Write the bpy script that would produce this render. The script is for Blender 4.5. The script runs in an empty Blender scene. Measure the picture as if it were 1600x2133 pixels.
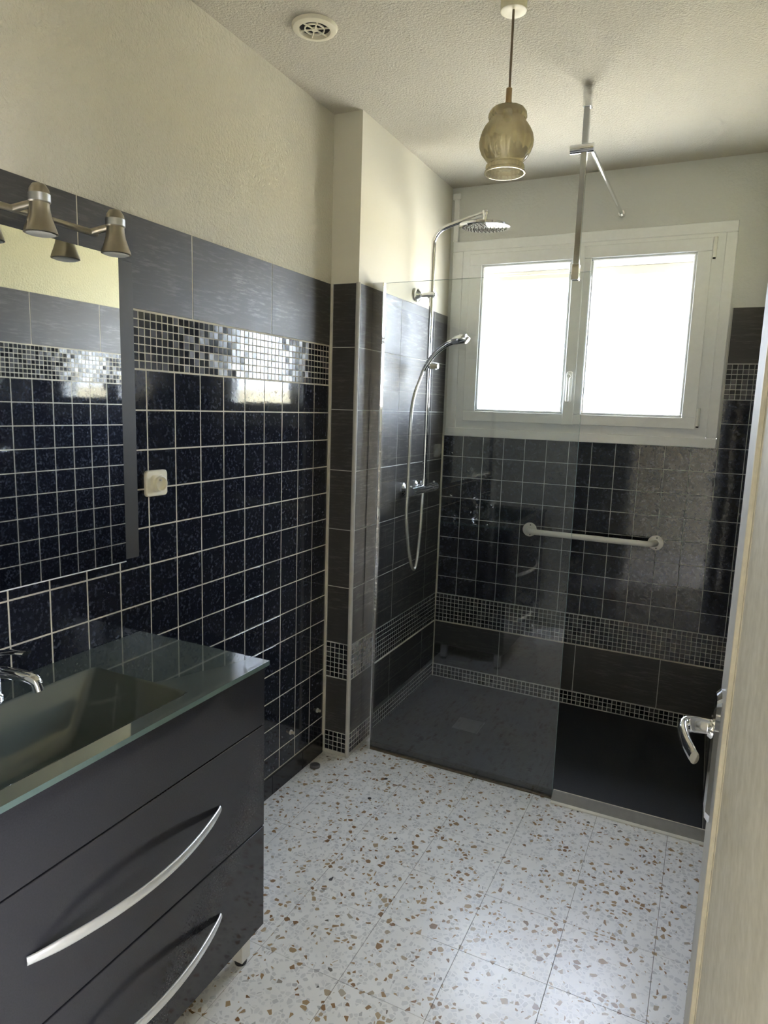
import bpy, bmesh, math, random
from mathutils import Vector, Matrix
random.seed(7)
R = math.radians
SC = bpy.context.scene
COL = SC.collection

# ------------------------------------------------------------------ camera
cam = bpy.data.cameras.new('camera')
cam.sensor_fit = 'HORIZONTAL'; cam.sensor_width = 36.0
cam.lens = 36.0 * 1405.26 / 1600.0
cam.clip_start = 0.02; cam.clip_end = 200
co = bpy.data.objects.new('camera', cam); COL.objects.link(co)
co.location = (1.42593, 0.0, 1.5147)
co.rotation_euler = (R(81.21215), R(-1.81585), R(25.92758))
SC.camera = co

# ------------------------------------------------------------------ sky, sun, exposure
world = bpy.data.worlds.new('sky'); SC.world = world; world.use_nodes = True
wn = world.node_tree.nodes; wl = world.node_tree.links
bgn = wn['Background']
sky = wn.new('ShaderNodeTexSky'); sky.sky_type = 'NISHITA'
sky.sun_disc = False; sky.sun_elevation = R(48); sky.sun_rotation = R(140); sky.dust_density = 4.0; sky.air_density = 1.0
mixw = wn.new('ShaderNodeMix'); mixw.data_type = 'RGBA'; mixw.inputs[0].default_value = 0.62
mixw.inputs[7].default_value = (14.7, 15.4, 18.3, 1)
wl.new(sky.outputs[0], mixw.inputs[6]); wl.new(mixw.outputs[2], bgn.inputs[0])
bgn.inputs[1].default_value = 1.0
sun = bpy.data.lights.new('sun', 'SUN'); sun.energy = 14.5; sun.angle = R(1.0); sun.color = (1.0, 0.95, 0.87)
so = bpy.data.objects.new('sun', sun); COL.objects.link(so)
so.rotation_euler = Vector((0.55, -0.40, 0.80)).to_track_quat('Z', 'Y').to_euler()
def portal(name, loc, rot, sx, sy):
    l = bpy.data.lights.new(name, 'AREA'); l.shape = 'RECTANGLE'; l.size = sx; l.size_y = sy
    l.cycles.is_portal = True
    o = bpy.data.objects.new(name, l); COL.objects.link(o); o.location = loc; o.rotation_euler = rot
portal('window_portal', (0.79, 3.60, 1.87), (R(-90), 0, 0), 1.35, 1.0)
portal('added_opening_portal', (3.05, -0.5, 1.12), (0, R(90), 0), 2.1, .66)  # samples sky light through the added corridor opening
SC.view_settings.view_transform = 'Standard'; SC.view_settings.look = 'None'
SC.view_settings.gamma = 1.0; SC.view_settings.use_curve_mapping = False
SC.view_settings.exposure = 1.90
SC.cycles.max_bounces = 14; SC.cycles.diffuse_bounces = 8; SC.cycles.glossy_bounces = 6
SC.cycles.transparent_max_bounces = 24; SC.cycles.transmission_bounces = 8
SC.cycles.caustics_reflective = False; SC.cycles.caustics_refractive = False
SC.cycles.sample_clamp_indirect = 8.0

# ------------------------------------------------------------------ materials
class NT:
    def __init__(s, name):
        s.m = bpy.data.materials.new(name); s.m.use_nodes = True
        s.n = s.m.node_tree.nodes; s.l = s.m.node_tree.links
        s.b = s.n['Principled BSDF']; s.out = s.n['Material Output']
    def node(s, t, **kw):
        n = s.n.new('ShaderNode' + t)
        for k, v in kw.items():
            if k.startswith('i_'): n.inputs[k[2:].replace('_', ' ')].default_value = v
            else: setattr(n, k, v)
        return n
    def pos(s, scale=(1, 1, 1)):
        g = s.node('NewGeometry'); mp = s.node('Mapping'); mp.inputs['Scale'].default_value = scale
        s.l.new(g.outputs['Position'], mp.inputs[0]); return mp.outputs[0]
    def noise(s, vec, scale, detail=3, rough=.55):
        n = s.node('TexNoise'); n.inputs['Scale'].default_value = scale; n.inputs['Detail'].default_value = detail
        n.inputs['Roughness'].default_value = rough; s.l.new(vec, n.inputs['Vector']); return n.outputs[0]
    def ramp(s, fac, stops):
        r = s.node('ValToRGB'); e = r.color_ramp.elements
        while len(e) < len(stops): e.new(.5)
        for el, (p, c) in zip(e, stops): el.position = p; el.color = (*c, 1) if len(c) == 3 else c
        s.l.new(fac, r.inputs[0]); return r.outputs[0]
    def mix(s, fac, a, b):
        m = s.node('Mix', data_type='RGBA')
        for sock, v in ((m.inputs[0], fac), (m.inputs[6], a), (m.inputs[7], b)):
            if hasattr(v, 'is_output'): s.l.new(v, sock)
            else: sock.default_value = v if not isinstance(v, tuple) or len(v) == 4 else (*v, 1)
        return m.outputs[2]
    def math(s, op, a, b=0.0):
        m = s.node('Math', operation=op)
        for i, v in enumerate((a, b)):
            if hasattr(v, 'is_output'): s.l.new(v, m.inputs[i])
            else: m.inputs[i].default_value = v
        return m.outputs[0]
    def bump(s, h, strength, dist, normal=None):
        b = s.node('Bump'); b.inputs['Strength'].default_value = strength; b.inputs['Distance'].default_value = dist
        s.l.new(h, b.inputs['Height'])
        if normal is not None: s.l.new(normal, b.inputs['Normal'])
        s.l.new(b.outputs[0], s.b.inputs['Normal']); return b.outputs[0]
    def set(s, col=None, rough=None, metal=None, **kw):
        for nm, v in (('Base Color', col), ('Roughness', rough), ('Metallic', metal)):
            if v is None: continue
            if hasattr(v, 'is_output'): s.l.new(v, s.b.inputs[nm])
            else: s.b.inputs[nm].default_value = (*v, 1) if isinstance(v, tuple) else v
        for k, v in kw.items(): s.b.inputs[k.replace('_', ' ')].default_value = v
        return s.m
def plain(name, col, rough=.5, metal=0.0, var=.06, scale=40, bump=0.0):
    t = NT(name); p = t.pos(); f = t.noise(p, scale)
    c = t.ramp(f, [(.3, tuple(x * (1 - var) for x in col)), (.7, tuple(min(1, x * (1 + var)) for x in col))])
    if bump: t.bump(f, bump, .002)
    return t.set(c, rough, metal)
M = {}
def roughcast(name, col, scale, strength, dist):
    t = NT(name); p = t.pos(); f = t.noise(p, scale, 4, .6); big = t.noise(p, 2.2, 2)
    c = t.ramp(big, [(.3, tuple(x * .95 for x in col)), (.7, col)])
    h = t.ramp(f, [(.34, (0, 0, 0)), (.62, (1, 1, 1))])
    t.bump(h, strength, dist); return t.set(c, .9)
M['plaster'] = roughcast('cream_roughcast_plaster', (.66, .632, .525), 110, .7, .004)
M['smooth_plaster'] = roughcast('cream_smooth_plaster', (.675, .65, .55), 60, .12, .001)
M['back_plaster'] = roughcast('white_plaster', (.67, .68, .66), 80, .35, .002)
M['right_plaster'] = roughcast('yellow_cream_plaster', (.74, .71, .50), 110, .5, .003)
M['ceiling'] = roughcast('cream_roughcast_ceiling', (.555, .525, .44), 125, .6, .004)
# glossy black rippled ceramic with pale speckles
def small_tile():
    t = NT('black_speckled_glazed_tile'); p = t.pos()
    f = t.noise(p, 85, 5, .65); g = t.noise(p, 22, 3)
    sp = t.math('MULTIPLY', t.ramp(f, [(.52, (0, 0, 0)), (.68, (1, 1, 1))]), t.ramp(g, [(.38, (.1, .1, .1)), (.62, (1, 1, 1))]))
    c = t.mix(sp, (.010, .0115, .017), (.080, .089, .116))
    h = t.noise(p, 55, 2, .5)
    t.bump(h, .07, .0012)
    return t.set(c, .055, Specular_IOR_Level=.5)
M['small_tile'] = small_tile()
def big_tile():
    t = NT('charcoal_brushed_tile'); f = t.noise(t.pos((8, 8, 70)), 1.6, 7, .72); g = t.noise(t.pos((3, 3, 9)), 1.3, 2)
    k = t.math('MULTIPLY', t.ramp(f, [(.50, (0, 0, 0)), (.66, (1, 1, 1))]), t.ramp(g, [(.35, (.15,) * 3), (.65, (1,) * 3)]))
    c = t.mix(k, (.038, .036, .034), (.098, .095, .086))
    r = t.ramp(k, [(0, (.48,) * 3), (1, (.27,) * 3)])
    return t.set(c, r, Specular_IOR_Level=.52)
M['big_tile'] = big_tile()
for i, c in enumerate([(.006, .007, .010), (.016, .017, .020), (.045, .045, .048)]):
    M['mosaic%d' % i] = plain('dark_glass_mosaic_shade_%d' % (i + 1), c, .10 if i < 2 else .22, 0, .2, 60)
M['grout_cream'] = plain('cream_grout', (.56, .52, .42), .9, 0, .10, 14)
M['grout_grey'] = plain('pale_grey_grout', (.50, .50, .47), .9, 0, .10, 14)
M['caulk'] = plain('ivory_caulk', (.62, .59, .50), .6, 0, .1, 30)
M['skirting'] = plain('dark_brown_skirting', (.012, .010, .010), .2, 0, .2, 30)
def terrazzo():
    t = NT('terrazzo'); p = t.pos()
    def vor(scale, feat):
        v = t.node('TexVoronoi', feature=feat); v.inputs['Scale'].default_value = scale; t.l.new(p, v.inputs['Vector']); return v
    base = t.ramp(t.noise(p, 9, 4), [(.3, (.78, .785, .785)), (.7, (.87, .875, .88))])
    # pale grey chips
    v2 = vor(75, 'F1'); e2 = vor(75, 'DISTANCE_TO_EDGE')
    s2 = t.node('SeparateColor'); t.l.new(v2.outputs['Color'], s2.inputs[0])
    k2 = t.math('MULTIPLY', t.math('GREATER_THAN', e2.outputs['Distance'], .10), t.math('GREATER_THAN', s2.outputs[0], .45))
    grey = t.ramp(s2.outputs[1], [(0, (.55, .56, .58)), (.85, (.70, .71, .72)), (1, (.34, .35, .37))])
    c = t.mix(t.math('MULTIPLY', k2, .75), base, grey)
    # ochre and brown chips
    v1 = vor(62, 'F1'); e1 = vor(62, 'DISTANCE_TO_EDGE')
    s1 = t.node('SeparateColor'); t.l.new(v1.outputs['Color'], s1.inputs[0])
    clump = t.ramp(t.noise(p, 7, 2), [(.35, (.86,) * 3), (.7, (.60,) * 3)])
    thr = t.math('ADD', t.math('MULTIPLY', s1.outputs[2], .15), .08)
    k1 = t.math('MULTIPLY', t.math('GREATER_THAN', e1.outputs['Distance'], thr), t.math('GREATER_THAN', s1.outputs[0], clump))
    brown = t.ramp(s1.outputs[1], [(0, (.22, .115, .05)), (.4, (.32, .20, .095)), (.75, (.42, .31, .18)), (.97, (.40, .36, .30)), (1, (.06, .055, .06))])
    c = t.mix(k1, c, brown)
    return t.set(c, .28)
M['terrazzo'] = terrazzo()
M['joint'] = plain('dark_floor_joint', (.16, .15, .13), .9)
M['tray'] = plain('black_slate_shower_tray', (.010, .011, .013), .55, 0, .3, 220, .25)
M['drain'] = plain('grey_drain_cover', (.085, .085, .09), .45, 0, .2, 150, .2)
M['chrome'] = plain('chrome', (.80, .81, .83), .07, 1, .02)
M['nickel'] = plain('satin_nickel', (.46, .42, .34), .32, 1, .04)
M['alu'] = plain('brushed_aluminium', (.62, .63, .64), .35, 1, .05)
M['strip_grey'] = plain('grey_threshold_metal', (.24, .24, .235), .5, 0, .06)
M['steel'] = plain('polished_steel', (.50, .52, .55), .16, 1, .03)
M['alu_white'] = plain('pale_aluminium_lip', (.75, .75, .73), .45, .2, .05)
M['pvc'] = plain('white_pvc', (.84, .86, .87), .35, 0, .02)
M['white'] = plain('white_enamel', (.80, .80, .76), .3, 0, .02)
M['ivory'] = plain('ivory_plastic', (.74, .70, .56), .4, 0, .03)
M['shutter'] = plain('beige_shutter_slat', (.22, .195, .135), .6)
M['trim_grey'] = plain('grey_plastic_trim', (.48, .47, .44), .45, 0, .05)
M['black'] = plain('black_plastic', (.012, .012, .012), .5)
M['dark_hole'] = plain('dark_recess', (.02, .02, .02), .9)
M['charcoal_lacquer'] = plain('charcoal_lacquer', (.030, .030, .034), .075, 0, .08, 300)
M['board'] = plain('dark_grey_board', (.05, .048, .044), .45, 0, .05)
M['white_handle'] = plain('satin_silver_handle', (.70, .71, .70), .30, .55, .03)
M['leg_alu'] = plain('satin_leg', (.66, .65, .62), .4, .3, .03)
M['cord'] = plain('brown_cord', (.20, .15, .10), .6)
M['brown_cap'] = plain('tan_lamp_cap', (.36, .25, .13), .5)
M['canopy'] = plain('cream_canopy', (.70, .66, .48), .45)
M['seal'] = plain('brown_stained_seal', (.10, .075, .045), .6, 0, .4, 30)
M['hose'] = plain('pale_shower_hose', (.62, .61, .55), .22, .6, .05)
M['door_paint'] = plain('cream_grey_door_paint', (.50, .505, .50), .65, 0, .05, 60, .05)
M['moulding'] = plain('cream_moulding_paint', (.58, .54, .43), .6, 0, .08, 60, .1)
def door_panel():
    t = NT('cream_streaked_door_panel'); f = t.noise(t.pos((40, 40, 7)), 1.0, 5, .6)
    g = t.noise(t.pos(), 55, 4)
    c = t.ramp(t.math('ADD', t.math('MULTIPLY', f, .5), t.math('MULTIPLY', g, .5)), [(.36, (.52, .49, .40)), (.62, (.64, .61, .52))])
    t.bump(g, .2, .002); return t.set(c, .6)
M['door_panel'] = door_panel()
def glassy(name, tint, refl=.05, rough=0.0, veil=None, vfac=0.0):
    t = NT(name); t.n.remove(t.b)
    tr = t.node('BsdfTransparent'); tr.inputs[0].default_value = (*tint, 1)
    gl = t.node('BsdfGlossy'); gl.inputs['Roughness'].default_value = rough
    lw = t.node('LayerWeight'); lw.inputs['Blend'].default_value = .5
    p5 = t.math('POWER', lw.outputs['Facing'], 5.0)
    fac = t.math('ADD', t.math('MULTIPLY', p5, .9), refl)
    mx = t.node('MixShader'); t.l.new(fac, mx.inputs[0]); t.l.new(tr.outputs[0], mx.inputs[1]); t.l.new(gl.outputs[0], mx.inputs[2])
    o = mx.outputs[0]
    if veil:
        d = t.node('BsdfTranslucent'); d.inputs[0].default_value = (*veil, 1)
        m2 = t.node('MixShader'); m2.inputs[0].default_value = vfac
        t.l.new(o, m2.inputs[1]); t.l.new(d.outputs[0], m2.inputs[2]); o = m2.outputs[0]
    t.l.new(o, t.out.inputs['Surface']); return t.m
M['screen_glass'] = glassy('clear_shower_glass', (.96, .975, .972), .068)
M['screen_edge'] = plain('glass_edge', (.32, .42, .40), .1)
M['window_glass'] = glassy('obscured_window_glass', (.9, .92, .92), .04, .1, (.85, .85, .83), .02)
def mirror():
    t = NT('mirror_silver'); return t.set((.88, .90, .88), .015, 1.0)
M['mirror'] = mirror()
def basin_glass():
    t = NT('grey_green_lacquered_glass'); f = t.noise(t.pos(), 3, 2)
    c = t.ramp(f, [(.3, (.070, .086, .078)), (.7, (.082, .098, .090))])
    return t.set(c, .05, Coat_Weight=.3, IOR=1.55)
M['basin'] = basin_glass()
M['basin_edge'] = plain('green_glass_edge', (.10, .145, .135), .08)
def lamp_glass():
    t = NT('smoked_champagne_glass'); t.n.remove(t.b)
    tr = t.node('BsdfTransparent'); tr.inputs[0].default_value = (.86, .82, .68, 1)
    gl = t.node('BsdfGlossy'); gl.inputs['Roughness'].default_value = .08; gl.inputs[0].default_value = (.9, .85, .7, 1)
    fw = t.node('LayerWeight'); fw.inputs['Blend'].default_value = .5
    t.l.new(t.mix(fw.outputs['Facing'], (.90, .88, .80), (.44, .40, .30)), tr.inputs[0])
    df = t.node('BsdfTranslucent'); df.inputs[0].default_value = (.80, .74, .56, 1)
    d2 = t.node('BsdfDiffuse'); d2.inputs[0].default_value = (.62, .57, .43, 1)
    lw = t.node('LayerWeight'); lw.inputs['Blend'].default_value = .45
    def mx(f, a, b):
        m = t.node('MixShader')
        if hasattr(f, 'is_output'): t.l.new(f, m.inputs[0])
        else: m.inputs[0].default_value = f
        t.l.new(a, m.inputs[1]); t.l.new(b, m.inputs[2]); return m.outputs[0]
    body = mx(.30, tr.outputs[0], mx(.45, df.outputs[0], d2.outputs[0]))
    o = mx(t.math('ADD', t.math('MULTIPLY', lw.outputs['Facing'], .35), .05), body, gl.outputs[0])
    t.l.new(o, t.out.inputs['Surface']); return t.m
M['lamp_glass'] = lamp_glass()
M['ground'] = plain('pale_gravel', (.52, .48, .39), .95, 0, .15, 3)
M['garden_wall'] = plain('ochre_garden_wall', (.60, .54, .38), .9, 0, .1, 4)

# ------------------------------------------------------------------ builders
def link(name, me, parent=None, mats=None, loc=None, rot=None):
    o = bpy.data.objects.new(name, me); COL.objects.link(o)
    if mats:
        for m in (mats if isinstance(mats, (list, tuple)) else [mats]): me.materials.append(M[m])
    if parent is not None: o.parent = parent
    if loc is not None: o.location = loc
    if rot is not None: o.rotation_euler = rot
    return o
def empty(name, loc=(0, 0, 0), rotz=0, label=None, cat=None, group=None, kind=None):
    o = bpy.data.objects.new(name, None); COL.objects.link(o); o.location = loc; o.rotation_euler = (0, 0, rotz)
    o.empty_display_size = .05
    return tag(o, label, cat, group, kind)
def tag(o, label=None, cat=None, group=None, kind=None):
    if label: o['label'] = label
    if cat: o['category'] = cat
    if group: o['group'] = group
    if kind: o['kind'] = kind
    return o
def bm_mesh(bm, name, smooth=False):
    bmesh.ops.recalc_face_normals(bm, faces=bm.faces)
    me = bpy.data.meshes.new(name); bm.to_mesh(me); bm.free()
    if smooth:
        for p in me.polygons: p.use_smooth = True
    return me
def add_box(bm, lo, hi, bev=0.0, mat=0, seg=1):
    n0 = len(bm.faces)
    vs = [bm.verts.new((x, y, z)) for x in (lo[0], hi[0]) for y in (lo[1], hi[1]) for z in (lo[2], hi[2])]
    fs = [bm.faces.new([vs[i] for i in f]) for f in ((0, 1, 3, 2), (4, 6, 7, 5), (0, 4, 5, 1), (2, 3, 7, 6), (0, 2, 6, 4), (1, 5, 7, 3))]
    for f in fs: f.material_index = mat
    if bev:
        es = list({e for f in fs for e in f.edges})
        r = bmesh.ops.bevel(bm, geom=es, offset=bev, segments=seg, affect='EDGES', profile=.5)
        for f in r['faces']: f.material_index = mat
def box(name, lo, hi, mat, parent=None, bev=0.0, seg=1):
    bm = bmesh.new(); add_box(bm, lo, hi, bev, 0, seg); return link(name, bm_mesh(bm, name), parent, mat)
def boxes(name, lst, mat, parent=None, bev=0.0):
    bm = bmesh.new()
    for lo, hi in lst: add_box(bm, lo, hi, bev)
    return link(name, bm_mesh(bm, name), parent, mat)
def lathe(name, prof, mat, parent=None, axis='Z', loc=(0, 0, 0), seg=32, rot=None, rad=None, cap=True, smooth=True):
    bm = bmesh.new(); rings = []
    for (r, z) in prof:
        ring = []
        for k in range(seg):
            a = 2 * math.pi * k / seg; rr = r * (rad(a, z) if rad else 1)
            ring.append(bm.verts.new((rr * math.cos(a), rr * math.sin(a), z)))
        rings.append(ring)
    for a, b in zip(rings, rings[1:]):
        for k in range(seg): bm.faces.new((a[k], a[(k + 1) % seg], b[(k + 1) % seg], b[k]))
    if cap:
        for ring in (rings[0], rings[-1]): bm.faces.new(ring)
    me = bm_mesh(bm, name, smooth)
    if smooth: me.set_sharp_from_angle(angle=R(38))
    o = link(name, me, parent, mat, loc)
    if rot is not None: o.rotation_euler = rot
    elif axis == 'X': o.rotation_euler = (0, R(90), 0)
    elif axis == 'Y': o.rotation_euler = (R(-90), 0, 0)
    return o
def spline(pts, n=8):
    P = [Vector(p) for p in pts]; P = [P[0] * 2 - P[1]] + P + [P[-1] * 2 - P[-2]]; out = []
    for i in range(1, len(P) - 2):
        a, b, c, d = P[i - 1:i + 3]
        for k in range(n):
            t = k / n
            out.append(.5 * ((2 * b) + (c - a) * t + (2 * a - 5 * b + 4 * c - d) * t * t + (3 * b - a - 3 * c + d) * t ** 3))
    return out + [P[-2]]
def tube(name, pts, rad, mat, parent=None, seg=12, flat=None, up=Vector((0, 0, 1)), smooth=True):
    """sweep; rad number or function(t); flat=(a,b) scales along side/up"""
    bm = bmesh.new(); pts = [Vector(p) for p in pts]; rings = []; n = len(pts)
    prev = None
    for i, p in enumerate(pts):
        d = (pts[min(i + 1, n - 1)] - pts[max(i - 1, 0)]).normalized()
        if prev is None:
            s = d.cross(up)
            if s.length < 1e-4: s = d.cross(Vector((1, 0, 0)))
            s.normalize()
        else:
            s = (prev - d * prev.dot(d)).normalized()
        prev = s; u = s.cross(d).normalized()
        r = rad(i / (n - 1)) if callable(rad) else rad
        fa, fb = flat if flat else (1, 1)
        rings.append([bm.verts.new(p + s * (math.cos(2 * math.pi * k / seg) * r * fa) + u * (math.sin(2 * math.pi * k / seg) * r * fb)) for k in range(seg)])
    for a, b in zip(rings, rings[1:]):
        for k in range(seg): bm.faces.new((a[k], a[(k + 1) % seg], b[(k + 1) % seg], b[k]))
    bm.faces.new(rings[0]); bm.faces.new(rings[-1])
    me = bm_mesh(bm, name, smooth)
    if smooth: me.set_sharp_from_angle(angle=R(50))
    return link(name, me, parent, mat)
def cyl(name, a, b, r, mat, parent=None, seg=20): return tube(name, [a, b], r, mat, parent, seg)
def rrect(w, h, r, n=5):
    pts = []
    for cx, cy, a0 in ((w / 2 - r, h / 2 - r, 0), (-w / 2 + r, h / 2 - r, 90), (-w / 2 + r, -h / 2 + r, 180), (w / 2 - r, -h / 2 + r, 270)):
        for k in range(n + 1):
            a = R(a0 + 90 * k / n); pts.append((cx + r * math.cos(a), cy + r * math.sin(a)))
    return pts
def prism(name, layers, frame, mat, parent=None, smooth=False):
    """layers: [(outline, height)] in frame u,v,n"""
    bm = bmesh.new(); rings = []
    for pts, h in layers: rings.append([bm.verts.new(frame @ Vector((x, y, h))) for x, y in pts])
    for a, b in zip(rings, rings[1:]):
        n = len(a)
        for k in range(n): bm.faces.new((a[k], a[(k + 1) % n], b[(k + 1) % n], b[k]))
    bm.faces.new(rings[0]); bm.faces.new(rings[-1])
    return link(name, bm_mesh(bm, name, smooth), parent, mat)
def frame(origin, u, v):
    u = Vector(u); v = Vector(v); n = u.cross(v)
    m = Matrix((u, v, n)).transposed().to_4x4(); m.translation = Vector(origin); return m
# tiles: shared meshes by size
TC = {}
def tile_mesh(w, h, t, mat, ch):
    key = (round(w, 4), round(h, 4), t, mat, ch)
    if key not in TC:
        a, b = w / 2, h / 2
        v = [(-a, -b, -t), (a, -b, -t), (a, b, -t), (-a, b, -t), (-a, -b, -ch), (a, -b, -ch), (a, b, -ch), (-a, b, -ch),
             (-a + ch, -b + ch, 0), (a - ch, -b + ch, 0), (a - ch, b - ch, 0), (-a + ch, b - ch, 0)]
        f = [(8, 9, 10, 11)]
        for k in range(4):
            j = (k + 1) % 4; f += [(k, j, 4 + j, 4 + k), (4 + k, 4 + j, 8 + j, 8 + k)]
        me = bpy.data.meshes.new('tile'); me.from_pydata(v, [], f); me.materials.append(M[mat]); TC[key] = me
    return TC[key]
def field(parent, fr, us, vs, mat, gap, name='tile', t=.006, ch=.0008, tilt=0.0, skip=None):
    base = fr.to_3x3().to_4x4()
    for i in range(len(us) - 1):
        for j in range(len(vs) - 1):
            w = us[i + 1] - us[i] - gap; h = vs[j + 1] - vs[j] - gap
            if w <= .002 or h <= .002: continue
            c = ((us[i] + us[i + 1]) / 2, (vs[j] + vs[j + 1]) / 2)
            if skip and skip(*c): continue
            o = bpy.data.objects.new(name, tile_mesh(w, h, t, mat if isinstance(mat, str) else random.choices(mat[0], mat[1])[0], ch))
            COL.objects.link(o); o.parent = parent
            m = Matrix.Translation(fr @ Vector((c[0], c[1], 0))) @ base
            if tilt: m = m @ Matrix.Rotation(random.gauss(0, tilt), 4, 'X') @ Matrix.Rotation(random.gauss(0, tilt), 4, 'Y')
            o.matrix_local = m
MOS = (['mosaic0', 'mosaic1', 'mosaic2'], [.5, .22, .28])
def mosaic_stuff(parent, fr, us, vs, gap, name='mosaic_tiles'):
    v = []; f = []; mi = []
    for i in range(len(us) - 1):
        for j in range(len(vs) - 1):
            a, b = us[i] + gap / 2, us[i + 1] - gap / 2; c, d = vs[j] + gap / 2, vs[j + 1] - gap / 2
            if b - a < .003: continue
            k = len(v); ch = .0006
            ta = random.gauss(0, .00012); tb = random.gauss(0, .00012)
            v += [fr @ Vector(p) for p in ((a, c, -.004), (b, c, -.004), (b, d, -.004), (a, d, -.004),
                  (a + ch, c + ch, -ta - tb), (b - ch, c + ch, ta - tb), (b - ch, d - ch, ta + tb), (a + ch, d - ch, -ta + tb))]
            f.append((k + 4, k + 5, k + 6, k + 7))
            for q in range(4): f.append((k + q, k + (q + 1) % 4, k + 4 + (q + 1) % 4, k + 4 + q))
            mi += [random.choices([0, 1, 2], MOS[1])[0]] * 5
    me = bpy.data.meshes.new(name); me.from_pydata(v, [], f)
    for m in MOS[0]: me.materials.append(M[m])
    me.polygons.foreach_set('material_index', mi)
    o = bpy.data.objects.new(name, me); COL.objects.link(o); o.parent = parent; o['kind'] = 'stuff'; return o
def steps(a, b, p):
    out = [a]
    while out[-1] + p < b - .003: out.append(out[-1] + p)
    return out + [b]

# ------------------------------------------------------------------ room shell
CZ = 2.625; YB = 3.406; XR = 1.585; XT = 1.527; XS = .125; YP = 2.42
G = .0006                                   # tiles stand this far proud of the grout
def struct(o): o['kind'] = 'structure'; return o
# floor
fl = struct(box('floor', (-.15, -1.35, -.12), (3.0, 3.66, -.0015), 'joint'))
fe = [.0] + [.165 + .25 * k for k in range(6)] + [1.62]
fy = [.2] + [.397 + .25 * k for k in range(9)] + [2.56]
field(fl, frame((0, 0, 0), (1, 0, 0), (0, 1, 0)), fe, fy, 'terrazzo', .0013, 'floor_tile', .004, .0003)
struct(box('floor_corridor', (-.9, -1.35, -.0014), (3.0, .1995, 0), 'terrazzo'))
# ceiling
struct(box('ceiling', (-.9, -1.4, CZ), (3.1, 3.7, CZ + .2), 'ceiling'))
# left wall
wl_ = struct(box('wall_left', (-.16, .2, 0), (-.005, YP + .1, CZ), 'plaster'))
box('grout', (-.005, .3, .0), (-G, YP, 1.995), 'grout_cream', wl_)
FL = frame((0, 0, 0), (0, 1, 0), (0, 0, 1))
colsL = [1.7525 + .11 * c for c in range(-13, 7)]
rowsL = [.087] + [1.5966 - .11 * r for r in range(13, -1, -1)]
field(wl_, FL, colsL, rowsL, 'small_tile', .0037, 'tile', tilt=.0012)
mv = [1.5985 + .022 * k for k in range(8)]
mu = steps(.32, 2.413, .022)
cut = next(i for i, y in enumerate(mu) if y > 1.36)
field(wl_, FL, mu[cut:cut + 43], mv, MOS, .0028, 'mosaic_tile', .004, .0006, .010)
mosaic_stuff(wl_, FL, mu[:cut + 1], mv, .0028); mosaic_stuff(wl_, FL, mu[cut + 42:], mv, .0028)
bigL = [.302, .410, .811, 1.212, 1.613, 2.014, 2.414]
field(wl_, FL, bigL, [1.755, 1.996], 'big_tile', .003, 'large_tile', .006, .0008)
bb = struct(box('baseboard_left', (-.005, 1.0, 0), (.004, YP - .012, .084), 'skirting'))
field(bb, frame((.006, 0, 0), (0, 1, 0), (0, 0, 1)), [1.0, 1.16, 1.377, 1.594, 1.811, 2.028, 2.245, YP - .01], [.0, .084], 'skirting', .002, 'skirting_tile', .008, .002)
# projecting pier with the shower wall behind it
ws = struct(box('wall_shower_left', (-.16, YP + .005, 0), (XS - .005, YB + .004, CZ), 'smooth_plaster'))
boxes('grout', [((.0, YP + G, 0), (XS - .005, YP + .005, 1.995)), ((XS - .005, YP + .005, 0), (XS - G, YB, 1.995))], 'grout_grey', ws)
FP = frame((0, YP, 0), (1, 0, 0), (0, 0, 1)); FS = frame((XS, 0, 0), (0, 1, 0), (0, 0, 1))
rowB = [.512 + .2473 * k for k in range(7)]
mv1 = [.356 + .022 * k for k in range(8)]
mv0 = [.016 + .022 * k for k in range(5)]
pu = [.008, .114]; pmu = steps(.008, .114, .0212)
field(ws, FP, pu, rowB, 'big_tile', .003, 'large_tile'); field(ws, FP, pu, [.105, .354], 'big_tile', .003, 'large_tile')
field(ws, FP, pmu, mv1, MOS, .0028, 'mosaic_tile', .004, .0006, .008); field(ws, FP, pmu, mv0, MOS, .0028, 'mosaic_tile', .004, .0006, .008)
su = [YP + .014, 2.826, 3.227, YB - .004]
field(ws, FS, su, rowB, 'big_tile', .003, 'large_tile'); field(ws, FS, su, [.105, .354], 'big_tile', .003, 'large_tile')
smu = steps(YP + .014, YB - .004, .022)
mosaic_stuff(ws, FS, smu, mv1, .0028); mosaic_stuff(ws, FS, smu, mv0, .0028)
t1 = struct(tube('trim_1', [(XS - .007, YP + .007, 0), (XS - .007, YP + .007, 1.997)], .0095, 'trim_grey', None, 16))
struct(box('trim_2', (.001, YP - .0085, .08), (.008, YP + .001, 1.996), 'caulk', None, .002))
struct(box('trim_3', (XS - .001, YB - .005, .03), (XS + .005, YB + .003, 1.378), 'caulk', None, .0015))
struct(box('trim_4', (XS, YB - .006, .3515), (XR, YB - .0005, .3565), 'caulk', None, .001))
struct(box('trim_5', (XS - .001, 2.55, .3515), (XS + .006, YB - .006, .3565), 'caulk', None, .001))
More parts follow.
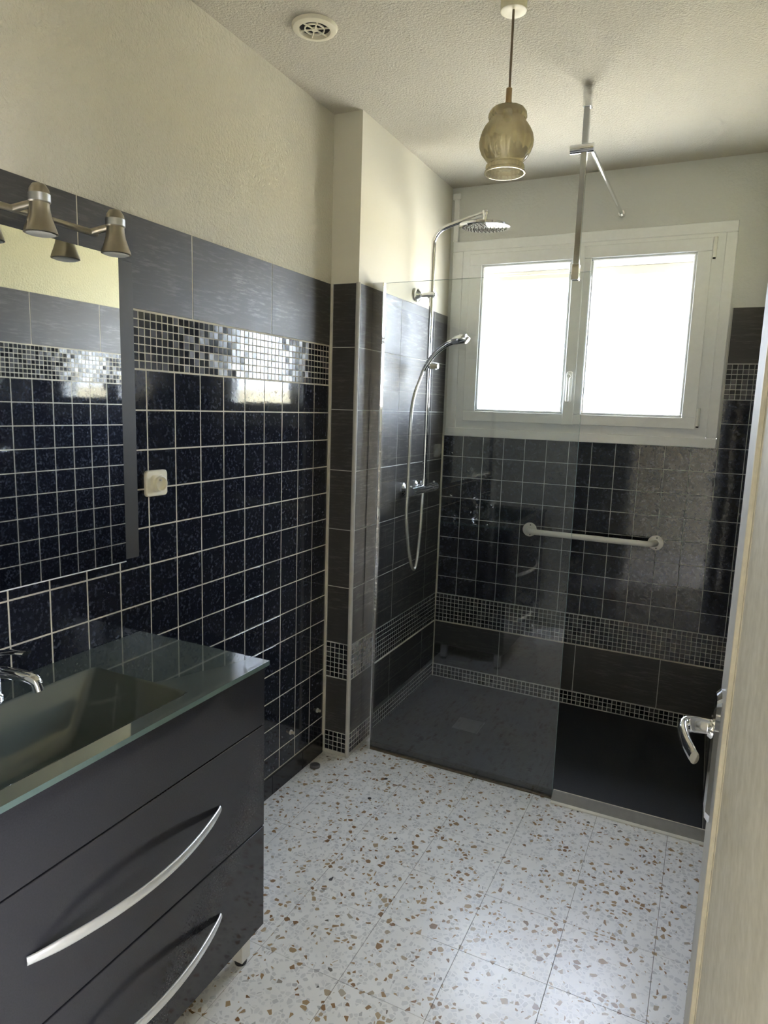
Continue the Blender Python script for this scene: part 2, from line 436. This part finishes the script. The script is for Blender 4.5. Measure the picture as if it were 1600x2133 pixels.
# back wall with the window opening
WX0, WX1, WZ0, WZ1 = .140, 1.442, 1.380, 2.360
def wallbox(a, b): return ((a[0], YB + .005, a[1]), (b[0], YB + .25, b[1]))
wb = struct(boxes('wall_back', [wallbox((-.16, 0), (1.80, WZ0)), wallbox((-.16, WZ1), (1.80, CZ)), wallbox((-.16, WZ0), (WX0, WZ1)), wallbox((WX1, WZ0), (1.80, WZ1))], 'back_plaster'))
boxes('grout', [((XS, YB + G, 0), (XR, YB + .005, WZ0)), ((WX1 + .006, YB + G, WZ0), (XR, YB + .005, 1.995))], 'grout_grey', wb)
FB = frame((0, YB, 0), (1, 0, 0), (0, 0, 1))
colsB = [.1318 + .11 * b for b in range(14)] + [XR - .001]
rowsQ = [.513] + [1.381 - .11 * q for q in range(7, -1, -1)]
field(wb, FB, colsB, rowsQ, 'small_tile', .0026, 'tile', tilt=.0012)
field(wb, FB, [1.4518, 1.5618, XR - .001], [1.381, 1.491, 1.597], 'small_tile', .0026, 'tile', tilt=.0012)
bmu = steps(XS + .003, XR - .001, .022)
field(wb, FB, bmu[-43:], mv1, MOS, .0026, 'mosaic_tile', .004, .0006, .008)
mosaic_stuff(wb, FB, bmu[:-42], mv1, .0026)
mosaic_stuff(wb, FB, bmu, [.033, .055, .077, .099], .0026)
field(wb, FB, steps(1.4518, XR - .001, .022), mv, MOS, .0026, 'mosaic_tile', .004, .0006, .008)
field(wb, FB, [XS + .003, .4998, .8975, 1.3, XR - .001], [.102, .352], 'big_tile', .003, 'large_tile')
field(wb, FB, [1.4518, XR - .001], [1.755, 1.996], 'big_tile', .003, 'large_tile')
rc = random.Random(3)
for cx, cz, ln, wd, an in ((.189, 1.059, .018, .007, -25), (.319, 1.058, .015, .006, 35), (.304, .979, .013, .006, 80), (.398, .921, .011, .005, 60), (.332, .917, .020, .002, -4), (.255, 1.153, .008, .003, 75), (.183, 1.289, .010, .003, -45)):
    pts = []
    for k in range(7):
        th = 2 * math.pi * k / 7; r = rc.uniform(.65, 1.1); x, z = r * ln / 2 * math.cos(th), r * wd / 2 * math.sin(th)
        pts.append((x * math.cos(R(an)) - z * math.sin(R(an)), x * math.sin(R(an)) + z * math.cos(R(an))))
    prism('filler_blob', [(pts, -.001), (pts, .0003), ([(x * .6, z * .6) for x, z in pts], .0008)], frame((cx, YB, cz), (1, 0, 0), (0, 0, 1)), 'white', wb)
# right wall (reflected in the mirror) and the recess behind the open door
wr = struct(box('wall_right', (XR + .005, 1.22, 0), (1.80, YB + .004, CZ), 'right_plaster'))
box('grout', (XR + G, 1.22, 0), (XR + .005, YB, 1.995), 'grout_cream', wr)
FR = frame((XR, 0, 0), (0, -1, 0), (0, 0, 1))
colsR = [-3.402 + .11 * k for k in range(20)] + [-1.222]
field(wr, FR, colsR, rowsL, 'small_tile', .0038, 'tile', tilt=.0012)
mosaic_stuff(wr, FR, steps(-3.402, -1.222, .022), mv, .0028)
field(wr, FR, [-3.402 + .401 * k for k in range(6)] + [-1.222], [1.755, 1.996], 'big_tile', .003, 'large_tile')
br_ = struct(box('baseboard_right', (XR - .004, 1.222, 0), (XR + .005, 2.50, .084), 'skirting'))
field(br_, frame((XR - .006, 0, 0), (0, -1, 0), (0, 0, 1)), [-2.50 + .217 * k for k in range(6)] + [-1.222], [.0, .084], 'skirting', .002, 'skirting_tile', .008, .002)
struct(box('wall_recess', (1.62, .2, 0), (1.80, 1.22, CZ), 'plaster'))
# front wall with the doorway, and an invented, unseen corridor that lets in daylight
struct(boxes('wall_front', [((-.16, .2, 0), (.80, .3, CZ)), ((.80, .2, 2.06), (1.80, .3, CZ)), ((1.60, .2, 0), (1.62, .3, 2.06))], 'smooth_plaster'))
struct(box('wall_corridor_rear', (-.9, -1.40, 0), (3.0, -1.30, CZ), 'smooth_plaster'))
struct(box('wall_corridor_left', (-1.0, -1.40, 0), (-.9, .3, CZ), 'smooth_plaster'))
struct(box('wall_corridor_front', (1.80, .2, 0), (3.0, .3, CZ), 'smooth_plaster'))
struct(box('wall_corridor_return', (-.9, .2, 0), (-.16, .3, CZ), 'smooth_plaster'))
struct(boxes('wall_corridor_added_opening', [((3.0, -1.4, 0), (3.1, -.82, CZ)), ((3.0, -.18, 0), (3.1, .3, CZ)), ((3.0, -.82, 2.15), (3.1, -.18, CZ))], 'smooth_plaster'))  # opening added to bring daylight onto the door face and back wall
ts = struct(box('trim_6', (XT + .001, 2.555, .0), (XR, YB, .028), 'grout_grey'))
field(ts, frame((0, 0, .031), (1, 0, 0), (0, 1, 0)), [XT + .001, XR - .001], [2.556, 2.88, 3.2, YB - .004], 'big_tile', .0025, 'edge_tile', .004, .0006)
# outside
struct(box('garden_ground', (-40, -40, -.6), (40, 60, -.5), 'ground'))
struct(box('garden_wall', (-14, 11.0, -.5), (16, 11.2, 1.80), 'garden_wall'))
struct(box('lintel_outside', (WX0, YB + .06, 2.232), (WX1, YB + .25, WZ1), 'back_plaster'))

# ------------------------------------------------------------------ window
win = struct(boxes('window_1', [((WX0, 3.392, WZ0), (WX1, YB + .07, 1.424)), ((WX0, 3.396, 2.312), (WX1, YB + .07, WZ1)),
        ((WX0, 3.396, 1.424), (.196, YB + .07, 2.312)), ((1.396, 3.396, 1.424), (WX1, YB + .07, 2.312))], 'pvc', None, .003))
def rail_frame(name, x0, x1, z0, z1, w, y0, y1, mat, parent, bev):
    return boxes(name, [((x0, y0, z0), (x1, y1, z0 + w)), ((x0, y0, z1 - w), (x1, y1, z1)), ((x0, y0, z0 + w), (x0 + w, y1, z1 - w)), ((x1 - w, y0, z0 + w), (x1, y1, z1 - w))], mat, parent, bev)
box('inner_frame', (.196, 3.402, 1.424), (1.396, YB + .02, 1.470), 'pvc', win)
boxes('frame_rebate', [((.196, 3.402, 1.470), (.240, YB + .05, 2.312)), ((1.346, 3.402, 1.470), (1.396, YB + .05, 2.312)), ((.240, 3.402, 2.285), (1.346, YB + .05, 2.312))], 'pvc', win)
box('frame_bottom_rebate', (.240, YB + .02, 1.424), (1.346, YB + .05, 1.470), 'pvc', win)
for nm, x0, x1, gx0, gx1 in (('left', .238, .795, .304, .748), ('right', .795, 1.348, .838, 1.288)):
    z0, z1, gz0, gz1 = 1.462, 2.292, 1.513, 2.236
    sash = boxes('sash', [((x0, 3.380, z0), (x1, YB + .04, gz0)), ((x0, 3.380, gz1), (x1, YB + .04, z1)), ((x0, 3.380, gz0), (gx0, YB + .04, gz1)), ((gx1, 3.380, gz0), (x1, YB + .04, gz1))], 'pvc', win, .0025)
    rail_frame('glazing_bead', gx0 - .001, gx1 + .001, gz0 - .001, gz1 + .001, .013, 3.386, YB + .02, 'pvc', sash, .004)
    box('pane', (gx0, YB + .004, gz0), (gx1, YB + .012, gz1), 'window_glass', sash)
box('meeting_strip', (.752, 3.372, 1.460), (.806, 3.381, 2.293), 'pvc', win, .003)
hd = prism('window_handle', [(rrect(.030, .150, .014), 0), (rrect(.030, .150, .014), .010), (rrect(.024, .144, .012), .013)], frame((.778, 3.372, 1.642), (1, 0, 0), (0, 0, 1)), 'white', win)
tube('lever', spline([(.778, 3.352, 1.70), (.778, 3.338, 1.665), (.778, 3.340, 1.60), (.778, 3.346, 1.575)], 6), .009, 'white', hd, 12, (1, .7), Vector((1, 0, 0)))
cyl('lever_neck', (.778, 3.362, 1.69), (.778, 3.340, 1.69), .009, 'white', hd)
for z0, z1 in ((1.476, 1.556), (2.205, 2.290)):
    h = cyl('hinge', (1.357, 3.374, z0), (1.357, 3.374, z1), .0085, 'white', win, 14)
    cyl('hinge_pin', (1.357, 3.374, z0 - .006), (1.357, 3.374, z0), .006, 'black', h, 10)
# roller shutter box and bottom slat seen through the upper panes
sb = empty('roller_shutter', (.79, YB + .17, 2.2), 0, 'beige roller shutter drawn up outside the window', 'shutter')
box('shutter_slat', (-.62, -.012, -.014), (.62, .012, .032), 'shutter', sb, .004)
for k in range(3): box('shutter_slat', (-.62, -.008, .034 + .042 * k), (.62, .008, .074 + .042 * k), 'shutter', sb, .003)
# trunking in the corner
tr = empty('cable_trunking', (.150, YB + .004, 2.36), 0, 'white cable trunking in the corner beside the window', 'trunking')
box('trunking_body', (-.013, -.014, .0), (.013, -.001, .225), 'pvc', tr, .003); box('trunking_cap', (-.022, -.018, .205), (.018, -.001, .235), 'pvc', tr, .003)

# ------------------------------------------------------------------ shower
tray = empty('shower_tray', (XS, 2.555, 0), 0, 'low black slate-textured shower tray under the window', 'shower tray')
box('tray_slab', (.001, 0, 0), (XT - XS - .001, YB - 2.555 - .001, .031), 'tray', tray, .003)
dr = box('drain_cover', (.508 - XS - .062, .300, .0308), (.508 - XS + .062, .424, .0335), 'drain', tray, .002)
tag(dr, 'square grey drain cover')
st = empty('threshold_strip', (.988, 2.505, 0), 0, 'grey aluminium threshold strip along the open edge of the shower tray', 'threshold strip')
def wedge(name, prof, x0, x1, mat, parent):
    bm = bmesh.new(); a = [bm.verts.new((x0, y, z)) for y, z in prof]; b = [bm.verts.new((x1, y, z)) for y, z in prof]; n = len(prof)
    for k in range(n): bm.faces.new((a[k], a[(k + 1) % n], b[(k + 1) % n], b[k]))
    bm.faces.new(a); bm.faces.new(b); return link(name, bm_mesh(bm, name), parent, mat)
wedge('strip_body', [(.007, 0), (.048, 0), (.048, .033), (.040, .033), (.007, .011)], 0, XR - .988 - .003, 'strip_grey', st)
wedge('strip_lip', [(0, 0), (.007, 0), (.007, .011), (.0, .005)], 0, XR - .988 - .003, 'alu_white', st)
wedge('strip_seal', [(.048, .0312), (.055, .0312), (.052, .0345), (.048, .0345)], 0, XR - .988 - .003, 'caulk', st)
sc = empty('shower_screen', (.172, 2.545, 0), 0, 'clear fixed glass shower screen braced by chrome bars', 'shower screen')
gp = box('glass_panel', (0, -.004, .006), (.813, .004, 2.012), 'screen_glass', sc)
box('glass_side_edge', (.8131, -.0038, .006), (.8138, .0038, 2.012), 'screen_edge', gp)
box('glass_top_edge', (0, -.0038, 2.0121), (.8138, .0038, 2.0127), 'screen_edge', gp)
box('bottom_seal', (-.002, -.009, 0), (.813, .009, .0055), 'seal', sc, .002)
box('wall_profile', (-.0465, -.012, .001), (.004, .012, 2.014), 'chrome', sc, .0015)
bc = empty('screen_brace', (.172, 2.545, 0), 0, 'chrome ceiling post and wall bar bracing the glass shower screen', 'brace')
box('ceiling_post', (.749, -.010, 1.990), (.769, .010, 2.560), 'steel', bc, .001)
box('post_socket', (.744, -.0145, 2.556), (.774, .0145, CZ - .001), 'chrome', bc, .002)
boxes('glass_clamp', [((.746, -.014, 1.985), (.772, -.0045, 2.040)), ((.746, .0045, 1.985), (.772, .014, 2.040))], 'chrome', bc, .002)
cl = cyl('bar_clamp', (.712, -.004, 2.424), (.792, -.004, 2.424), .0155, 'chrome', bc, 20)
cyl('clamp_slot', (.7105, -.004, 2.424), (.7118, -.004, 2.424), .008, 'black', cl)
cyl('support_bar', (.781, .008, 2.424), (.783, 3.398 - 2.545, 2.424), .0085, 'chrome', bc, 16)
cyl('wall_flange', (.783, 3.378 - 2.545, 2.424), (.783, 3.409 - 2.545, 2.424), .0135, 'chrome', bc, 20)
# shower column
RX, RY = .200, 2.985
sh = empty('shower_column', (XS, RY, 1.135), 0, 'chrome thermostatic shower column with round rain head', 'shower')
def S(x, y, z): return (x - XS, y - RY, z - 1.135)
mx = cyl('mixer_bar', S(.195, 2.872, 1.135), S(.195, 3.098, 1.135), .021, 'chrome', sh, 24)
for s, y0, y1 in ((-1, 2.868, 2.832), (1, 3.102, 3.140)):
    k = cyl('mixer_knob', S(.195, y0, 1.135), S(.195, y1, 1.135), .0225, 'chrome', sh, 24)
    cyl('knob_button', S(.195, y1 - .012 * s, 1.155), S(.195, y1 - .012 * s, 1.162), .005, 'white', k, 10)
for y in (2.910, 3.060):
    e = cyl('inlet', S(.128, y, 1.135), S(.195, y, 1.135), .014, 'chrome', sh, 18)
    lathe('wall_rosette', [(.033, 0), (.032, .006), (.024, .013), (.016, .018)], 'chrome', e, 'X', S(XS + .001, y, 1.135), 28)
tube('riser_pipe', spline([S(RX, RY, 1.15), S(RX, RY, 1.5), S(RX, RY, 2.0), S(RX, RY, 2.24), S(.203, RY, 2.276), S(.225, RY, 2.309), S(.262, RY, 2.327), S(.34, RY, 2.347), S(.438, RY, 2.370)], 8), .0105, 'chrome', sh, 14)
cyl('riser_nut', S(RX, RY, 1.148), S(RX, RY, 1.185), .015, 'chrome', sh, 16)
lathe('head_joint', [(.006, .03), (.013, .026), (.014, .012), (.009, .004), (.009, -.022), (.016, -.03)], 'chrome', sh, loc=S(.438, RY, 2.354), seg=20)
hdz = lathe('rain_head', [(.020, .014), (.10, .010), (.112, .006), (.1125, -.003), (.108, -.006)], 'chrome', sh, loc=S(.438, RY, 2.314), seg=48)
hdz.rotation_euler = (R(3), R(2), 0)
bm = bmesh.new()
for rr, n in ((.012, 6), (.028, 10), (.045, 16), (.062, 22), (.079, 28), (.095, 34)):
    for k in range(n):
        a = 2 * math.pi * (k + .3 * rr * 100) / n
        bmesh.ops.create_cone(bm, cap_ends=True, segments=6, radius1=.0026, radius2=.0020, depth=.003, matrix=Matrix.Translation((rr * math.cos(a), rr * math.sin(a), -.0075)))
nz = link('nozzles', bm_mesh(bm, 'nozzles'), hdz, 'black'); nz['kind'] = 'stuff'
br = cyl('wall_bracket', S(.128, RY, 2.035), S(.222, RY, 2.035), .0095, 'chrome', sh, 16)
lathe('bracket_rosette', [(.030, 0), (.029, .008), (.018, .016), (.012, .024)], 'chrome', br, 'X', S(XS + .001, RY, 2.035), 28)
cyl('bracket_nut', S(.184, RY, 2.035), S(.218, RY, 2.035), .0155, 'chrome', br, 18)
sl = cyl('slider', S(.180, RY, 1.712), S(.238, RY, 1.712), .014, 'chrome', sh, 18)
cyl('slider_knob', S(.216, RY - .012, 1.712), S(.252, RY - .012, 1.712), .0125, 'ivory', sl, 18)
hs = tube('hand_shower', spline([S(.186, RY - .028, 1.690), S(.205, RY - .030, 1.722), S(.245, RY - .032, 1.770), S(.295, RY - .034, 1.806), S(.335, RY - .035, 1.822)], 6), lambda t: .0095 + .004 * t, 'chrome', sh, 14)
tube('spray_head', [S(.325, RY - .035, 1.819), S(.345, RY - .035, 1.825), S(.375, RY - .035, 1.832), S(.392, RY - .035, 1.834)], lambda t: (.014, .020, .022, .018)[min(3, int(t * 3.01))], 'chrome', hs, 16)
tube('spray_face', [S(.388, RY - .035, 1.830), S(.398, RY - .035, 1.822)], .017, 'white', hs, 16)
tube('hose', spline([S(.186, RY - .030, 1.692), S(.192, 2.90, 1.64), S(.200, 2.83, 1.575), S(.207, 2.785, 1.475), S(.212, 2.768, 1.20), S(.215, 2.758, 1.024), S(.215, 2.80, .862), S(.214, 2.860, .768), S(.212, 2.905, .80), S(.206, 2.945, .93), S(.200, 2.968, 1.06), S(.196, RY, 1.118)], 10), .0075, 'hose', sh, 12)
# grab bar
gb = empty('grab_bar', (.927, YB, .921), 0, 'white wall-mounted grab bar on the dark tiles below the window', 'grab bar')
tube('bar', spline([(-.302, -.004, 0), (-.300, -.030, 0), (-.288, -.052, 0), (-.262, -.064, 0), (-.10, -.066, 0), (.10, -.066, 0), (.262, -.064, 0), (.288, -.052, 0), (.300, -.030, 0), (.302, -.004, 0)], 6), .0145, 'white', gb, 16)
for s in (-1, 1):
    f = lathe('flange', [(.036, 0), (.036, .005), (.033, .008), (.016, .009)], 'white', gb, loc=(.302 * s, -.0005, 0), rot=(R(90), 0, 0), seg=32)
    for zz in (-.025, .025):
        cyl('screw', (0.004, zz, .007), (0.004, zz, .0095), .0035, 'drain', f, 10)

# ------------------------------------------------------------------ vanity
VY0, VY1 = .475, 1.375
va = empty('vanity_cabinet', (0, .925, 0), 0, 'glossy charcoal vanity cabinet with two bow-handled drawers', 'cabinet')
def V(y): return y - .925
y0, y1 = V(VY0 + .004), V(VY1 - .004)
boxes('carcass', [((.012, y0, .102), (.418, y0 + .018, .846)), ((.012, y1 - .018, .102), (.418, y1, .846)), ((.012, y0 + .018, .102), (.418, y1 - .018, .120)), ((.012, y0 + .018, .12), (.022, y1 - .018, .846))], 'charcoal_lacquer', va)
box('front_panel', (.420, y0, .687), (.440, y1, .846), 'charcoal_lacquer', va, .0012)
for z0, z1, hz in ((.3985, .6835, .545), (.100, .3945, .256)):
    d = box('drawer', (.420, y0, z0), (.440, y1, z1), 'charcoal_lacquer', va, .0012)
    pts = []
    for k in range(41):
        t = k / 40; pts.append((.441 + .050 * math.sin(math.pi * t) ** .85, V(.676 + .514 * t), hz))
    h = tube('drawer_handle', pts, lambda t: .0095 * (.68 + .32 * min(1, math.sin(math.pi * min(max(t, .02), .98)) * 3)), 'white_handle', d, 14, (.55, 1.25))
    tag(h, 'bowed satin silver handle')
for lx in (.398, .06):
    for ly in (V(1.325), V(.525)):
        l = box('leg', (lx - .018, ly - .018, .014), (lx + .018, ly + .018, .102), 'leg_alu', va, .001)
        lathe('foot', [(.016, 0), (.017, .004), (.017, .014)], 'black', l, loc=(lx, ly, 0), seg=18)
# glass basin top
def sst(a, b, x):
    t = min(max((x - a) / (b - a), 0), 1); return t * t * (3 - 2 * t)
def basin():
    nx, ny = 150, 210; X1 = .452; TH = .012; top = .8605
    bm = bmesh.new()
    def smin(a, b, k):
        h = max(k - abs(a - b), 0) / k; return min(a, b) - h * h * k * .25
    def depth(x, y):
        d = smin((1.122 - y) * .85, (x - .108) * 1.5, .018); d = smin(d, (.4045 - x) * 3.2, .018)
        d = smin(d, (y - .60) * .85, .018); d = smin(d, .098 + .10 * (.25 - abs(x - .25)), .03)
        return max(d, 0)
    T = [[None] * (ny + 1) for _ in range(nx + 1)]; B = [[None] * (ny + 1) for _ in range(nx + 1)]
    for i in range(nx + 1):
        for j in range(ny + 1):
            x = .002 + (X1 - .002) * i / nx; y = VY0 + (VY1 - VY0) * j / ny; d = depth(x, y)
            T[i][j] = bm.verts.new((x, y - .925, top - d)); B[i][j] = bm.verts.new((x, y - .925, top - TH - d))
    for i in range(nx):
        for j in range(ny):
            bm.faces.new((T[i][j], T[i + 1][j], T[i + 1][j + 1], T[i][j + 1])); bm.faces.new((B[i][j], B[i][j + 1], B[i + 1][j + 1], B[i + 1][j]))
    e = []
    for i in range(nx): e += [(T[i][0], T[i + 1][0], B[i + 1][0], B[i][0]), (T[i][ny], B[i][ny], B[i + 1][ny], T[i + 1][ny])]
    for j in range(ny): e += [(T[0][j], B[0][j], B[0][j + 1], T[0][j + 1]), (T[nx][j], T[nx][j + 1], B[nx][j + 1], B[nx][j])]
    for q in e: bm.faces.new(q).material_index = 1
    me = bm_mesh(bm, 'glass_top', True); me.set_sharp_from_angle(angle=R(50)); return me
wbs = empty('glass_washbasin', (0, .925, 0), 0, 'grey green glass washbasin top on the charcoal vanity', 'washbasin')
link('glass_top', basin(), wbs, ['basin', 'basin_edge'])
lathe('drain_plug', [(.030, 0), (.030, .003), (.022, .006)], 'chrome', wbs, loc=(.25, V(.86), .8605 - .119), seg=28)
# tap
tp = empty('basin_tap', (.062, .885, .8605), 0, 'chrome lever mixer tap behind the glass basin', 'tap')
lathe('tap_body', [(.027, .0), (.027, .006), (.023, .010), (.022, .085), (.020, .092)], 'chrome', tp, seg=28)
tube('spout', spline([(.0, 0, .060), (.04, .006, .066), (.09, .016, .066), (.118, .022, .060), (.126, .024, .050)], 6), lambda t: .0165 - .003 * t, 'chrome', tp, 16, (1, .8))
cyl('aerator', (.122, .023, .052), (.127, .024, .036), .0115, 'chrome', tp, 18)
tube('lever', spline([(-.012, 0, .094), (.03, .005, .108), (.07, .012, .116), (.105, .018, .119)], 6), lambda t: .017 - .004 * t, 'chrome', tp, 14, (1, .32))

# ------------------------------------------------------------------ mirror, spotlights, socket
mi = empty('wall_mirror', (0, .925, 1.088), 0, 'rectangular wall mirror on a dark grey backing board above the basin', 'mirror')
box('backing_board', (.0005, -.418, .002), (.040, .418, .775), 'board', mi, .001)
box('mirror_glass', (.0402, -.367, 0), (.045, .367, .780), 'mirror', mi)
box('mirror_lower_edge', (.040, -.367, -.003), (.0455, .367, -.0002), 'alu_white', mi)
sp = empty('spotlight_bar', (0, .925, 1.87), 0, 'satin nickel spotlight bar with flared spots above the mirror', 'spotlight')
box('wall_plate', (.0005, -.06, .0), (.02, .06, .06), 'nickel', sp, .003)
cyl('stem', (.018, 0, .026), (.084, 0, .026), .009, 'nickel', sp)
cyl('rod', (.082, -.325, .026), (.082, .270, .026), .0075, 'nickel', sp, 16)
for y in (-.310, -.112, .084, .282):
    h = lathe('spot_head', [(.004, .090), (.013, .087), (.019, .078), (.0205, .070), (.0212, .069), (.0212, .052), (.0195, .050), (.0200, .040), (.0225, .025), (.0275, .010), (.0325, -.004), (.0335, -.009), (.031, -.010)], 'nickel', sp, loc=(.130, y, -.011), seg=32)
    lathe('collar', [(.0208, .069), (.0218, .068), (.0218, .053), (.0208, .052)], 'alu', h, seg=32, cap=False)
    lathe('lens', [(.029, -.0105), (.024, -.0125), (.01, -.0125)], 'white', h, seg=28)
    cyl('joint', (.082, y - .028, .026), (.114, y - .004, .040), .008, 'nickel', sp, 14)
sk = empty('wall_socket', (0, 1.446, 1.281), 0, 'ivory wall socket on the black tiles beside the mirror', 'socket')
FSK = frame((0, 0, 0), (0, 1, 0), (0, 0, 1))
prism('cover_plate', [(rrect(.082, .074, .010), .0003), (rrect(.082, .074, .010), .007), (rrect(.077, .069, .008), .010)], FSK, 'ivory', sk)
boss = prism('boss', [(rrect(.050, .050, .012), .009), (rrect(.046, .046, .016), .016)], FSK, 'ivory', sk)
lathe('socket_ring', [(.0215, .0), (.0215, .012), (.0195, .013), (.0185, .012), (.0185, .002), (.001, .002)], 'ivory', sk, 'X', (.012, .004, -.001), 32)
for yy, zz in ((-.008, -.003), (.009, -.003)): cyl('pin_hole', (.0141, .004 + yy, -.001 + zz), (.0146, .004 + yy, -.001 + zz), .0028, 'black', sk, 10)
cyl('earth_pin', (.014, .004, .009), (.022, .004, .009), .0026, 'alu', sk, 10)

# ------------------------------------------------------------------ ceiling things
pl = empty('pendant_lamp', (.846, 1.90, CZ), 0, 'smoked ribbed glass pendant lamp on a brown cord', 'lamp')
lathe('canopy', [(.034, -.0005), (.0355, -.006), (.0345, -.066), (.0315, -.067), (.006, -.062)], 'canopy', pl, seg=32)
cyl('cord', (0, 0, -.060), (.001, 0, -.262), .0032, 'cord', pl, 10)
lathe('lamp_cap', [(.005, .038), (.008, .036), (.008, .004), (.012, -.004), (.022, -.012), (.036, -.016)], 'brown_cap', pl, loc=(0, 0, -.290), seg=24)
zt = -.296
prof = [(.030, -.006), (.043, -.010), (.0505, -.020), (.0520, -.030), (.0485, -.036), (.0500, -.042), (.0600, -.056), (.0680, -.072), (.0715, -.090), (.0700, -.106), (.0640, -.122), (.0540, -.136), (.0480, -.143), (.0470, -.149), (.0510, -.152), (.0520, -.158), (.0500, -.163), (.0545, -.168), (.0550, -.173)]
inn = [(r - .003, z) for r, z in reversed(prof)]
def rib(a, z):
    if -.134 < z < -.044: return 1 + .075 * (abs(math.sin(7 * a)) ** .7 - .6)
    if z > -.034: return 1 + .014 * math.sin(22 * a)
    if z < -.150: return 1 + .016 * math.sin(26 * a)
    return 1
lathe('lamp_shade', prof + inn, 'lamp_glass', pl, loc=(0, 0, zt), seg=108, rad=rib, cap=False)
cyl('bulb_socket', (0, 0, zt), (0, 0, zt - .035), .012, 'ivory', pl)
vt = empty('ceiling_vent', (.249, 1.870, CZ), 0, 'round ivory extractor vent on the ceiling', 'vent')
lathe('vent_ring', [(.068, -.0005), (.068, -.004), (.064, -.010), (.050, -.014), (.047, -.013), (.046, -.002)], 'ivory', vt, seg=48, cap=False)
lathe('vent_recess', [(.047, -.0015), (.001, -.0010)], 'dark_hole', vt, seg=32)
lathe('grille_ring', [(.027, -.010), (.0305, -.010), (.0305, -.006), (.027, -.006), (.027, -.010)], 'ivory', vt, seg=36, cap=False)
lathe('grille_hub', [(.001, -.012), (.009, -.0115), (.010, -.006)], 'ivory', vt, seg=20)
for k in range(6):
    a = R(12 + 60 * k); c, s = math.cos(a), math.sin(a)
    tube('grille_spoke', [(.007 * c, .007 * s, -.0085), (.049 * c, .049 * s, -.0085)], .0024, 'ivory', vt, 8)

# ------------------------------------------------------------------ small things on floor and wall
fc = empty('waste_cap', (.040, 2.290, 0), 0, 'round grey waste pipe cap on the floor beside the tiled pier', 'cap')
lathe('cap_rim', [(.022, .0002), (.022, .008), (.018, .011), (.016, .008)], 'drain', fc, seg=28); lathe('cap_disc', [(.016, .004), (.016, .0075), (.001, .0075)], 'drain', fc, seg=20)
for y, z, lb in ((2.365, .214, 'small metal pipe plug low on the black tiles next to the pier'), (2.160, .204, 'small metal pipe plug low on the black tiles between vanity and pier')):
    pp = empty('pipe_plug', (0, y, z), 0, lb, 'plug', 'capped water pipes')
    lathe('plug_collar', [(.010, 0), (.0095, .004), (.006, .005)], 'trim_grey', pp, 'X', (.0005, 0, 0), 20)
    lathe('plug_nut', [(.0065, .0), (.0065, .012), (.004, .014)], 'nickel', pp, 'X', (.004, 0, 0), 6, smooth=False)
for x, y, lb in ((.350, 2.193, 'small black hole drilled in the terrazzo floor near the vanity side'), (.345, 2.352, 'small black hole drilled in the terrazzo floor near the shower screen')):
    tag(lathe('drill_hole', [(.0075, .0), (.0065, .0006), (.001, .0004)], 'black', loc=(x, y, .0003), seg=16), lb, 'hole', 'drilled floor holes')

# ------------------------------------------------------------------ open door at the right
FX, FY = 1.4755, 1.15
ang = math.atan2(.089, 1.0)
dj = empty('door_1', (FX, FY, .008), ang, kind='structure')     # local -y runs from the free edge to the hinge, +x into the leaf
DH = 2.03; DW = .81
box('door_leaf', (0, -DW, 0), (.040, 0, DH), 'door_paint', dj, .002)
def panel(z0, z1):
    a, b = -DW + .11, -.115
    for k, (i, dx) in enumerate(((0, .006), (.014, .010), (.026, .005))):
        boxes('moulding', [((-dx, a + i, z0 + i), (-.0002, b - i, z0 + i + .012)), ((-dx, a + i, z1 - i - .012), (-.0002, b - i, z1 - i)), ((-dx, a + i, z0 + i + .012), (-.0002, a + i + .012, z1 - i - .012)), ((-dx, b - i - .012, z0 + i + .012), (-.0002, b - i, z1 - i - .012))], 'moulding', dj, .003)
    box('door_panel', (-.0045, a + .038, z0 + .038), (-.0002, b - .038, z1 - .038), 'door_panel', dj, .002)
panel(.10, 1.93)
FD = frame((0, -.052, 1.0), (0, -1, 0), (0, 0, 1))   # n = -x
FD = Matrix(((0, 0, -1, 0), (-1, 0, 0, -.052), (0, 1, 0, 0.995), (0, 0, 0, 1)))
hp = prism('handle_plate', [(rrect(.042, .215, .019), .0003), (rrect(.042, .215, .019), .006), (rrect(.034, .200, .015), .012), (rrect(.018, .16, .008), .0145)], FD, 'chrome', dj)
lathe('handle_collar', [(.016, 0), (.015, .006), (.011, .012)], 'chrome', hp, loc=(-.008, -.052, 1.037), rot=(0, R(-90), 0), seg=24)
tube('lever', spline([(-.012, -.052, 1.040), (-.032, -.052, 1.040), (-.046, -.055, 1.040), (-.053, -.063, 1.039), (-.055, -.080, 1.037), (-.052, -.105, 1.033), (-.045, -.128, 1.028), (-.042, -.136, 1.026)], 8), lambda t: .0095 + .0015 * math.sin(math.pi * t), 'chrome', hp, 16, (.72, 1.25))
lathe('keyhole', [(.004, 0), (.004, .0015)], 'black', hp, loc=(-.0085, -.052, .955), rot=(0, R(-90), 0), seg=12)
